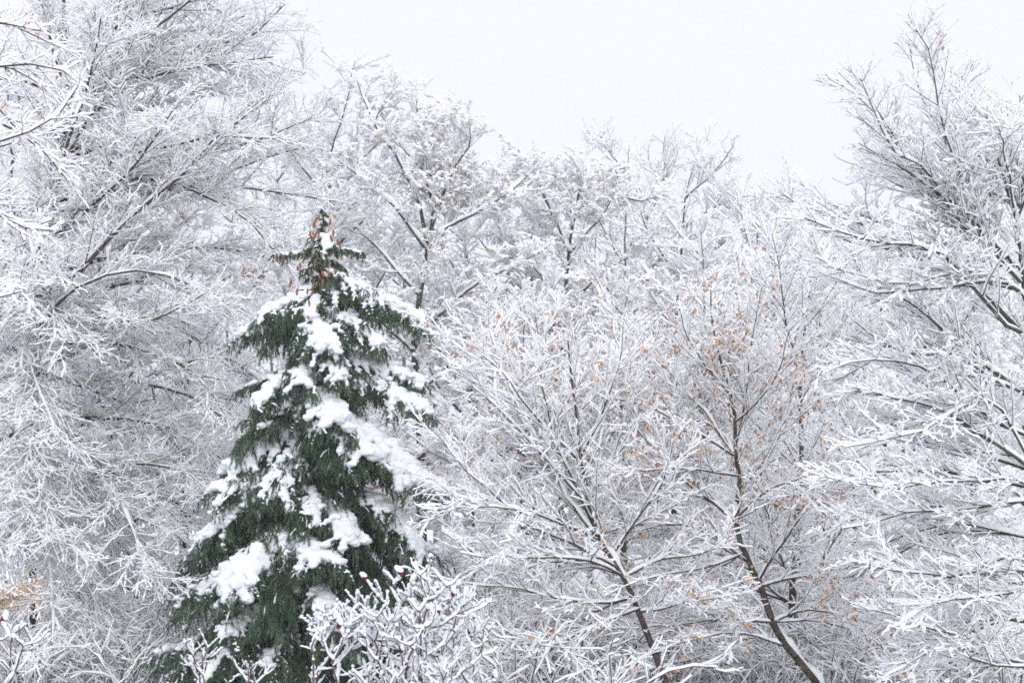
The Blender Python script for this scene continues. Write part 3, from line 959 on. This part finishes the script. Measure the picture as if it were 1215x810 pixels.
# ---- near branches reaching in at the upper left
NEAR_LV = [
    dict(dens=7.0, L=.55, ang=(44, 12), t0=.12, fall=.45, K=6, wander=.11, trop=.0, az=(0.1, .6), rr=.6, rk=.010, rmin=.0045, ratio=.6),
    dict(dens=14., L=.20, ang=(44, 12), t0=.1, fall=.35, K=4, wander=.14, trop=.02, az=(0.1, .6), rr=.6, rk=.010, rmin=.0035),
]
guided("oak_tree", "near tree mostly outside the left edge, thick white twigs with a few brown leaves", "tree", None,
       15, [(-260, 830), (-250, 500), (-230, 300), (-220, 120), (-230, -60)], (.12, .04),
       [([(-225, 180), (-120, 120), (-30, 80), (60, 70), (105, 105)], .03, .006, 0),
        ([(-228, 240), (-120, 150), (-20, 130), (50, 180), (82, 215)], .03, .006, .3),
        ([(-230, 300), (-120, 220), (-20, 170), (60, 150), (95, 100)], .03, .006, -.4),
        ([(-235, 340), (-120, 260), (-20, 240), (40, 280), (62, 275)], .03, .006, .2),
        ([(-220, 120), (-120, 40), (-20, 20), (50, 35)], .03, .006, -.2),
        ([(-240, 420), (-130, 380), (-40, 330), (30, 345)], .03, .006, .2),
        ([(-225, 100), (-150, -20), (-60, -60)], .03, .006),
        ([(-240, 300), (-340, 200), (-420, 160)], .035, .006)],
       NEAR_LV, (.0135, .4, 5), 101, leaves=40, leaf_size=.055, leaf_lo=1.4)


# ------------------------------------------------------------------ the spruce
MELT = []                                      # snow objects whose lumps get merged into one skin


def build_spruce():
    Y = 27.0
    rng = np.random.default_rng(202)
    apex, foot = P(384, 250, Y), P(356, 800, Y)
    gz = float(ground_z(foot[0], Y))
    base = np.array([foot[0] - .02, Y, gz])
    root = empty("spruce_tree", base)
    tag(root, "dark green snow-loaded spruce with orange cones at its top", "tree")
    H = apex[2] - gz
    tp = poly([base - UP * .1, foot, P(372, 500, Y), apex], 24)
    tr = np.linspace(.15, .012, 24)
    mt = MB()
    tube(mt, tp[None], tr[None], 9)
    mt.build("trunk", M_BARK, root, base)

    def trunk_at(z):
        k = np.interp(z, tp[:, 2], np.arange(24))
        i = min(22, int(k))
        return tp[i] + (tp[i + 1] - tp[i]) * (k - i)

    def halfw(z):                              # reach of the boughs at height z
        row = np.array([250, 275, 300, 340, 380, 450, 550, 650, 720, 800, 900])
        w = np.array([4, 12, 20, 42, 80, 97, 116, 136, 146, 152, 152]) * Y / F_PX
        zz = np.array([P(380, q, Y)[2] for q in row])
        return float(np.interp(z, zz[::-1], w[::-1]))

    boughs = []                                # (axis points, snow amount, width)
    # boughs seen in the photo: start row on the trunk, px of middle and tip, depth of the tip, snow, width of the pad
    K_ = [
        (283, (386, 284), (392, 295), -.35, 1.0, .24), (292, (352, 300), (326, 302), -.1, .8, .07), (290, (412, 296), (432, 299), -.1, .8, .07),
        (318, (430, 345), (462, 360), -.5, 1.0, .30), (340, (450, 352), (499, 381), -.3, 1.3, .34),
        (345, (340, 360), (312, 374), -.3, 1.0, .30), (355, (310, 388), (288, 398), .1, 1.2, .34), (350, (372, 362), (368, 380), -.7, .9, .34),
        (380, (380, 392), (384, 412), -1.2, 1.2, .36), (365, (420, 385), (452, 408), -.7, 1.0, .30),
        (420, (366, 436), (358, 452), -1.3, 1.1, .30), (412, (396, 430), (404, 446), -1.35, 1.0, .28),
        (430, (330, 456), (304, 476), -.8, 1.2, .34), (425, (312, 452), (296, 458), .2, .5, .3),
        (412, (450, 435), (500, 455), -.3, 1.3, .32), (438, (452, 456), (500, 484), -.6, 1.3, .34),
        (455, (388, 474), (402, 500), -1.6, 1.4, .42), (470, (405, 500), (436, 540), -1.4, 1.4, .40),
        (485, (450, 520), (505, 580), -.9, 1.5, .46), (500, (455, 525), (495, 560), .2, .7, .4),
        (505, (310, 535), (272, 556), -.6, 1.4, .40), (530, (310, 570), (262, 582), -.7, 1.3, .38), (520, (340, 552), (332, 590), -1.2, .8, .3),
        (565, (290, 600), (240, 640), -.5, .9, .40), (590, (268, 630), (222, 668), .1, .6, .4),
        (590, (406, 612), (416, 642), -1.5, 1.4, .40), (575, (448, 592), (498, 650), -.7, .9, .42), (600, (450, 620), (492, 690), .2, .4, .4),
        (628, (325, 640), (270, 694), -1.5, 1.7, .52), (632, (360, 645), (386, 664), -1.7, 1.3, .40),
        (660, (270, 680), (212, 712), -.6, .4, .45), (690, (290, 735), (272, 752), -1.6, .7, .34), (680, (376, 700), (392, 722), -1.5, 1.2, .36),
        (720, (250, 750), (200, 775), -.3, .4, .45), (730, (330, 770), (310, 790), -1.7, .4, .4), (700, (430, 720), (480, 760), -.5, .6, .4),
        (760, (260, 790), (195, 812), .3, .3, .45),
    ]
    for row, m, t, dy, sn, wd in K_:
        z0 = P(380, row, Y)[2]
        a = trunk_at(z0)
        if t[1] > m[1] + 4:
            ax = poly([a, P(m[0], m[1], Y + dy * .6), P(t[0], t[1], Y + dy)], 12, rng, .004)
        else:
            ax = poly([a, P(m[0], m[1], Y + dy * .6), P(t[0], t[1], Y + dy)], 12)
        boughs.append((ax, sn, wd * 1.5))
    n = 60
    for i in range(n):                         # the boughs all round that fill the tree
        t = (i + .5) / n
        z = gz + .9 + (H - 1.25) * t
        ph = i * 2.399 + rng.normal(0, .2)
        R = halfw(z) * rng.uniform(.66, .98)
        h = np.array([math.cos(ph), math.sin(ph), 0])
        a = trunk_at(z)
        dr = rng.uniform(.22, .5) * (1 if R > .8 else .4)
        ax = poly([a, a + h * R * .45 + UP * R * .06, a + h * R * .8 - UP * R * dr * .6, a + h * R - UP * R * dr * 1.2], 12, rng, .004)
        sn = float(rng.choice([0, 0, 0, .35])) if h[1] < .2 else float(rng.choice([.4, .6, .9]))
        boughs.append((ax, sn, min(.55, .13 + R * .27)))

    for ax, sn, wd in boughs:
        L = np.linalg.norm(np.diff(ax, axis=0), axis=1).sum()
        r = np.linspace(.012 + .008 * L, .004, 12)
        lv0 = (ax[None], r[None])
        mb = MB()
        # side branchlets in a drooping fan, then hanging sprays
        side = grow(rng, lv0, dens=15, L=wd * 1.25, ang=(52, 10), t0=.12, fall=.35, K=5, wander=.06, trop=-.16, az=(-.05, .35), rr=.5, rk=.02, rmin=.003, ratio=.8)
        hang = grow(rng, side, dens=20, L=.09 + wd * .40, ang=(48, 14), t0=.1, fall=.2, K=5, wander=.08, trop=-.42, az=(-.3, .5), rr=.6, rk=.02, rmin=.0022, ratio=2.0)
        hang0 = grow(rng, lv0, dens=26, L=.09 + wd * .42, ang=(55, 15), t0=.1, fall=.2, K=5, wander=.08, trop=-.42, az=(-.5, .6), rr=.6, rk=.02, rmin=.0022, ratio=2.0)
        sp = np.concatenate([side[0], hang[0], hang0[0]])
        wood = MB()
        tube(wood, ax[None], r[None], 5)
        tube(wood, side[0], side[1], 3)
        # needles: thin blades all along the sprays
        m = 34
        f = rng.uniform(0.05, 1, (len(sp), m)) * 3.999
        i = f.astype(int)
        w = (f - i)[..., None]
        ii = np.arange(len(sp))[:, None]
        pos = sp[ii, i] * (1 - w) + sp[ii, i + 1] * w
        T = nrm(sp[ii, i + 1] - sp[ii, i])
        q = nrm(np.cross(T, nrm(rng.normal(0, 1, T.shape))))
        d = nrm(T * .95 + q * .6)
        ln = rng.uniform(.04, .08, f.shape)[..., None]
        wv = nrm(np.cross(d, nrm(rng.normal(0, 1, d.shape)))) * .0075
        tri = np.stack([pos - wv, pos + wv, pos + d * ln], 2).reshape(-1, 3)
        mb.add(tri, np.arange(len(tri)).reshape(-1, 3))
        bo = wood.build("bough", M_BARK, root, base)
        mb.build("needles", M_NEEDLE, bo, base, smooth=False)
        # snow: lumps on the axis and the fan, merged into one skin later
        md = MB()
        pick = hang[0][rng.uniform(size=len(hang[0])) < (.05 + .06 * min(sn, 1.0))]
        if len(pick):
            snow_tube(md, pick[:, :3], np.full((len(pick), 3), .004), rng, .014, .3, 4)
        ms = MB()
        if sn > 0:
            c, rad = [], []
            for t in np.linspace(.22, 1.0, max(6, int(L * 26))):
                k = t * 11
                i0 = min(10, int(k))
                p = ax[i0] + (ax[i0 + 1] - ax[i0]) * (k - i0)
                if rng.uniform() > .4 + sn * .55:
                    continue
                rr_ = wd * .20 * min(1.2, .5 + .5 * sn) * rng.uniform(.7, 1.25)
                c.append(p + UP * rr_ * .55 + rng.normal(0, .025, 3))
                rad.append(rr_)
            nsd = len(side[0])
            for q in range(nsd):
                if rng.uniform() > min(1.0, .25 + .62 * sn):
                    continue
                lim = rng.uniform(.45, 1.0) * min(1, .55 + .4 * sn)
                for t in np.linspace(0, lim, 8):
                    k = t * 4
                    i0 = min(3, int(k))
                    p = side[0][q, i0] + (side[0][q, i0 + 1] - side[0][q, i0]) * (k - i0)
                    rr_ = wd * .17 * min(1.15, .5 + .5 * sn) * rng.uniform(.55, 1.45) * (1 - .35 * t)
                    c.append(p + UP * rr_ * .5 + rng.normal(0, .016, 3))
                    rad.append(max(rr_, .024))
            for q in range(len(hang[0])):      # snow caught on the tops of the hanging sprays frays the edges
                if rng.uniform() < .32 * sn:
                    for k in range(3 if rng.uniform() < .5 else 2):
                        c.append(hang[0][q, k] + UP * .012)
                        rad.append(rng.uniform(.022, .036))
            if c:
                blobs(ms, np.array(c), np.array(rad), (1.12, 1.12, .66), rng)
        if ms.v or md.v:
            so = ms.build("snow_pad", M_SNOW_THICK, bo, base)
            MELT.append((so, .019, md, base))

    # sprays up the leader
    mb = MB()
    lead = tp[18:]
    lv = grow(rng, (lead[None], np.full((1, len(lead)), .012)), dens=46, L=.15, ang=(62, 14), t0=0, fall=.6, K=4, wander=.06, trop=-.25, az=(0, 1.5), rr=.4, rk=.02, rmin=.003, ratio=.3)
    tube(mb, lv[0], lv[1], 3)
    f = rng.uniform(0, 1, (len(lv[0]), 50)) * 2.999
    i = f.astype(int)
    ii = np.arange(len(lv[0]))[:, None]
    pos = lv[0][ii, i] + (lv[0][ii, i + 1] - lv[0][ii, i]) * (f - i)[..., None]
    d = nrm(nrm(lv[0][ii, i + 1] - lv[0][ii, i]) * .9 + nrm(rng.normal(0, 1, pos.shape)) * .6)
    wv = nrm(np.cross(d, nrm(rng.normal(0, 1, d.shape)))) * .0075
    tri = np.stack([pos - wv, pos + wv, pos + d * .06], 2).reshape(-1, 3)
    mb.add(tri, np.arange(len(tri)).reshape(-1, 3))
    mb.build("leader", M_NEEDLE, root, base, smooth=False)

    # cones hanging at the top
    mc0 = MB()
    prof = [(0, .004), (.12, .5), (.35, 1.0), (.65, .92), (.88, .6), (1, .06)]
    zz = np.array([-a for a, _ in prof]) * .12
    pr_ = np.array([b for _, b in prof]) * .019
    ring = np.zeros((1, 6, 8, 3))
    aa = np.arange(8) * math.pi / 4
    for k in range(6):
        ring[0, k, :, 0] = np.cos(aa + k * .4) * pr_[k]
        ring[0, k, :, 1] = np.sin(aa + k * .4) * pr_[k]
        ring[0, k, :, 2] = zz[k]
    mc0.grid(ring)
    cone_me = mc0.mesh("cone", M_CONE)
    spots = []
    for row0, row1, w0, w1, n_ in ((256, 288, 8, 19, 18), (290, 340, 14, 36, 28), (340, 395, 24, 44, 16)):
        for _ in range(n_):
            row = rng.uniform(row0, row1)
            w = np.interp(row, [row0, row1], [w0, w1]) * Y / F_PX
            z = P(380, row, Y)[2]
            ph = rng.uniform(math.pi * 1.0, math.pi * 2.0)
            spots.append(trunk_at(z) + np.array([math.cos(ph) * w * 1.1, math.sin(ph) * w * 1.35, 0]))
    for px, py in ((327, 303), (337, 301), (346, 298), (405, 302), (411, 299)):
        spots.append(P(px, py, Y - .25))
    for s in spots:
        o = bpy.data.objects.new("cone", cone_me)
        COL.objects.link(o)
        o.parent = root
        o.location = [float(q) for q in (s - base)]
        o.rotation_euler = (float(rng.normal(0, .18)), float(rng.normal(0, .18)), float(rng.uniform(0, 6)))
        k = float(rng.uniform(.9, 1.35))
        o.scale = (k, k, k)


build_spruce()


# ------------------------------------------------------------------ staghorn sumac shrubs
def sumac(label, x, Y, stems, seed, H, cones=10, snow_r=.0205, cone_rows=None):
    """crooked antler-like stems with thick snow and dark red fruit heads under snow caps"""
    rng = np.random.default_rng(seed)
    g = float(ground_z(x, Y))
    base = np.array([x, Y, g])
    root = empty("sumac_shrub", base)
    tag(root, label, "shrub", "sumac shrubs")
    mw, ms = MB(), MB()
    tips = []
    segs = []

    def fork(p, d, L, r, lev):
        K = 6
        q = [p]
        dd = d
        for _ in range(K - 1):
            dd = nrm(dd + rng.normal(0, .16, 3) + UP * .17)
            q.append(q[-1] + dd * L / (K - 1))
        segs.append((np.array(q), np.linspace(r, r * .8, K)))
        if lev == 0:
            tips.append((q[-1], dd))
            return
        n = 2 if rng.uniform() < .75 else 3
        ph0 = rng.uniform(0, 6.28)
        s = np.cross(dd, nrm(rng.normal(0, 1, 3)))
        s = nrm(s)
        u = np.cross(s, dd)
        for k in range(n):
            ph = ph0 + k * 6.283 / n + rng.normal(0, .3)
            A = math.radians(rng.uniform(38, 72))
            e = nrm(dd * math.cos(A) + (s * math.cos(ph) + u * math.sin(ph)) * math.sin(A))
            if e[2] < -.15:
                e[2] *= -.3
                e = nrm(e)
            fork(q[-1], e, L * rng.uniform(.65, .95), max(r * .78, .006), lev - 1)

    for sx, sy, lx, lev in stems:
        d = nrm(np.array([lx, rng.normal(0, .15), 1.0]))
        p0 = base + np.array([sx, sy, -.05])
        hf = rng.uniform(.72, 1.0)
        q = poly([p0, p0 + UP * H * .5 * hf + d * .1, p0 + UP * H * .55 * hf + d * H * .45 * hf], 6, rng, .012)
        segs.append((q, np.linspace(.024, .019, 6)))
        fork(q[-1], nrm(q[-1] - q[-2]), rng.uniform(.34, .46), .016, lev)
        for t in (2, 3, 4, 4):
            e = nrm(nrm(rng.normal(0, 1, 3)) * np.array([1, 1, .2]) + UP * .55)
            fork(q[t], e, rng.uniform(.26, .40), .012, max(2, lev - 2))
    pp = np.stack([a for a, _ in segs])
    rr = np.stack([b for _, b in segs])
    tube(mw, pp, rr, 6)
    # thin side twigs
    tw = grow(rng, (pp, rr), dens=3.0, L=.16, ang=(50, 14), t0=.1, K=4, wander=.15, trop=.10, az=(.3, .8), rr=.6, rk=.03, rmin=.004, ratio=.7)
    tube(mw, tw[0], tw[1], 4)
    snow_tube(ms, pp, rr, rng, snow_r, .35, 7, 3, lo=.2, hi=.62, lump=.26, tall=1.15)
    snow_tube(ms, tw[0], tw[1], rng, snow_r * .75, .3, 5, 2, lump=.3)
    mw.build("stems", M_SUMAC_BARK, root, base)
    # white knobs where forks and bare tips hold snow
    order = rng.permutation(len(tips))
    cap_c = [tips[k][0] + UP * snow_r * .5 for k in order[cones:]]
    if cap_c:
        blobs(ms, cap_c, rng.uniform(.5, 1.25, len(cap_c)) * snow_r, (1, 1, 1.0), rng, lo=False)
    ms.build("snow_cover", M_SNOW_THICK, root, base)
    fr = MB()
    prof = [(-.012, .2), (.01, .8), (.035, 1.0), (.07, .7), (.10, .1)]
    ring = np.zeros((1, 5, 8, 3))
    aa = np.arange(8) * math.pi / 4
    for k, (z, w) in enumerate(prof):
        ring[0, k, :, 0] = np.cos(aa) * .030 * w
        ring[0, k, :, 1] = np.sin(aa) * .030 * w
        ring[0, k, :, 2] = z
    fr.grid(ring)
    fm = fr.mesh("fruit_head", M_SUMAC_FRUIT)
    sc = MB()
    blobs(sc, [(0, 0, .085), (.012, 0, .06), (-.012, .01, .11)], [.036, .032, .027], (1, 1, 1), None, lo=False)
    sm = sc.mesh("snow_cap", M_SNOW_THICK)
    for k in order[:cones]:
        p, d = tips[k]
        o = bpy.data.objects.new("fruit_head", fm)
        COL.objects.link(o)
        o.parent = root
        o.location = [float(q) for q in (p - base)]
        o.rotation_euler = (float(rng.normal(0, .3)), float(rng.normal(0, .3)), 0)
        z = float(rng.uniform(.8, 1.15))
        o.scale = (z, z, z)
        c = bpy.data.objects.new("snow_cap", sm)
        COL.objects.link(c)
        c.parent = o
    return root


def at(px, Y):
    return (px - 607.5) / F_PX * Y


sumac("big snow-thick sumac shrub in front of the spruce's right foot, red fruit heads", at(450, 17), 17,
      [(-.25, 0, -.2, 4), (.05, .1, .05, 4), (.35, -.1, .2, 4), (-.6, .1, -.15, 4), (.15, .3, .2, 4), (.7, .1, .1, 4), (-.1, .4, -.1, 4), (.5, .4, 0, 4)], 301, 1.85, 16)
sumac("sumac shrub beside the undergrowth, right of the big sumac and left of the leaning tree", at(535, 18.2), 18.2,
      [(0, 0, -.05, 4), (.3, .2, .15, 4), (-.25, .1, -.1, 4)], 307, 1.7, 8)
sumac("low sumac shrub at the spruce's lower left foot with few fruit heads", at(262, 18), 18, [(0, 0, -.2, 3), (.35, .1, .2, 3), (-.4, .1, -.1, 2)], 311, 1.1, 3, .012)
sumac("sumac shrub at the bottom left edge with snow-capped red fruit heads", at(-70, 14.5), 14.5, [(0, 0, .25, 3), (.1, .2, .4, 3)], 313, 1.75, 10, .020)


# ---- a tuft of tan dead stems beside the left sumac
def tan_tuft():
    rng = np.random.default_rng(331)
    Y = 16.0
    c = P(-70, 760, Y)
    g = float(ground_z(c[0], Y))
    base = np.array([c[0], Y, g])
    root = empty("dead_weed", base)
    tag(root, "tuft of dry tan weed stems glowing orange-brown behind the left edge sumac", "weed")
    mb, ms = MB(), MB()
    st = []
    for k in range(30):
        o = base + np.array([rng.normal(0, .12), rng.normal(0, .12), -.02])
        t = P(rng.normal(40, 18), rng.uniform(672, 722), Y + rng.normal(0, .25))
        st.append(poly([o, P(-60, 770, Y), P(-25, rng.uniform(705, 735), Y), t], 8, rng, .012))
    lv = (np.stack(st), np.repeat(np.linspace(.006, .003, 8)[None], len(st), 0))
    tube(mb, lv[0], lv[1], 4)
    t2 = grow(rng, (lv[0][:, 4:], lv[1][:, 4:]), dens=22, L=.17, ang=(50, 15), t0=.2, K=4, wander=.2, trop=.0, az=(0, 1.2), rr=.8, rk=.02, rmin=.0025)
    tube(mb, t2[0], t2[1], 3)
    snow_tube(ms, t2[0][::3], t2[1][::3], rng, .008, .3, 4)
    mb.build("stems", M_TWIG_TAN, root, base)
    ms.build("snow_cover", M_SNOW, root, base)


tan_tuft()


# ------------------------------------------------------------------ merge the spruce's snow lumps into smooth pads
def melt():
    jr = np.random.default_rng(9)
    for o, vox, _, _ in MELT:
        if not len(o.data.vertices):
            continue
        m = o.modifiers.new("merge", 'REMESH')
        m.mode = 'VOXEL'
        m.voxel_size = vox
        m.use_smooth_shade = True
        s = o.modifiers.new("soften", 'SMOOTH')
        s.factor = .5
        s.iterations = 1
    dg = bpy.context.evaluated_depsgraph_get()
    dg.update()
    for o, _, dust, base in MELT:
        mb = MB()
        old = o.data
        if len(old.vertices):
            me = bpy.data.meshes.new_from_object(o.evaluated_get(dg))
            v = np.zeros(len(me.vertices) * 3, np.float32)
            me.vertices.foreach_get("co", v)
            n = np.zeros(len(me.polygons), np.int32)
            me.polygons.foreach_get("loop_total", n)
            lp = np.zeros(len(me.loops), np.int32)
            me.loops.foreach_get("vertex_index", lp)
            st = np.cumsum(n) - n
            v = v.reshape(-1, 3)
            v = v + jr.normal(0, .0035, v.shape).astype(np.float32)
            v = v.ravel()
            mb.v.append(v.reshape(-1, 3) + base.astype(np.float32))
            mb.n = len(v) // 3
            for k in (3, 4):
                q = st[n == k]
                if len(q):
                    mb.f.append(lp[q[:, None] + np.arange(k)])
            bpy.data.meshes.remove(me)
        for v, f, in zip(dust.v, dust.f):
            mb.v.append(v)
            mb.f.append(f + mb.n)
        o.modifiers.clear()
        o.data = mb.mesh("snow_pad", M_SNOW_THICK, base)
        bpy.data.meshes.remove(old)


melt()

# ------------------------------------------------------------------ the snowy air
def build_haze(density):
    import bmesh
    me = bpy.data.meshes.new("haze")
    bm = bmesh.new()
    bmesh.ops.create_cube(bm, size=1.0)
    for v in bm.verts:
        v.co = (v.co.x * 230, v.co.y * 190 + 45, (-3.0 if v.co.z < 0 else 26.0))
    bm.to_mesh(me)
    bm.free()
    m = bpy.data.materials.new("snowy_air")
    m.use_nodes = True
    nt = m.node_tree
    nt.nodes.clear()
    out = nt.nodes.new("ShaderNodeOutputMaterial")
    v = nt.nodes.new("ShaderNodeVolumePrincipled")
    v.inputs["Color"].default_value = (0.97, 0.98, 1.0, 1)
    v.inputs["Density"].default_value = density
    v.inputs["Anisotropy"].default_value = 0.3
    nt.links.new(v.outputs[0], out.inputs["Volume"])
    me.materials.append(m)
    o = bpy.data.objects.new("haze", me)
    COL.objects.link(o)
    tag(o, kind="stuff")


HAZE = 0.0014
if HAZE > 0:
    build_haze(HAZE)
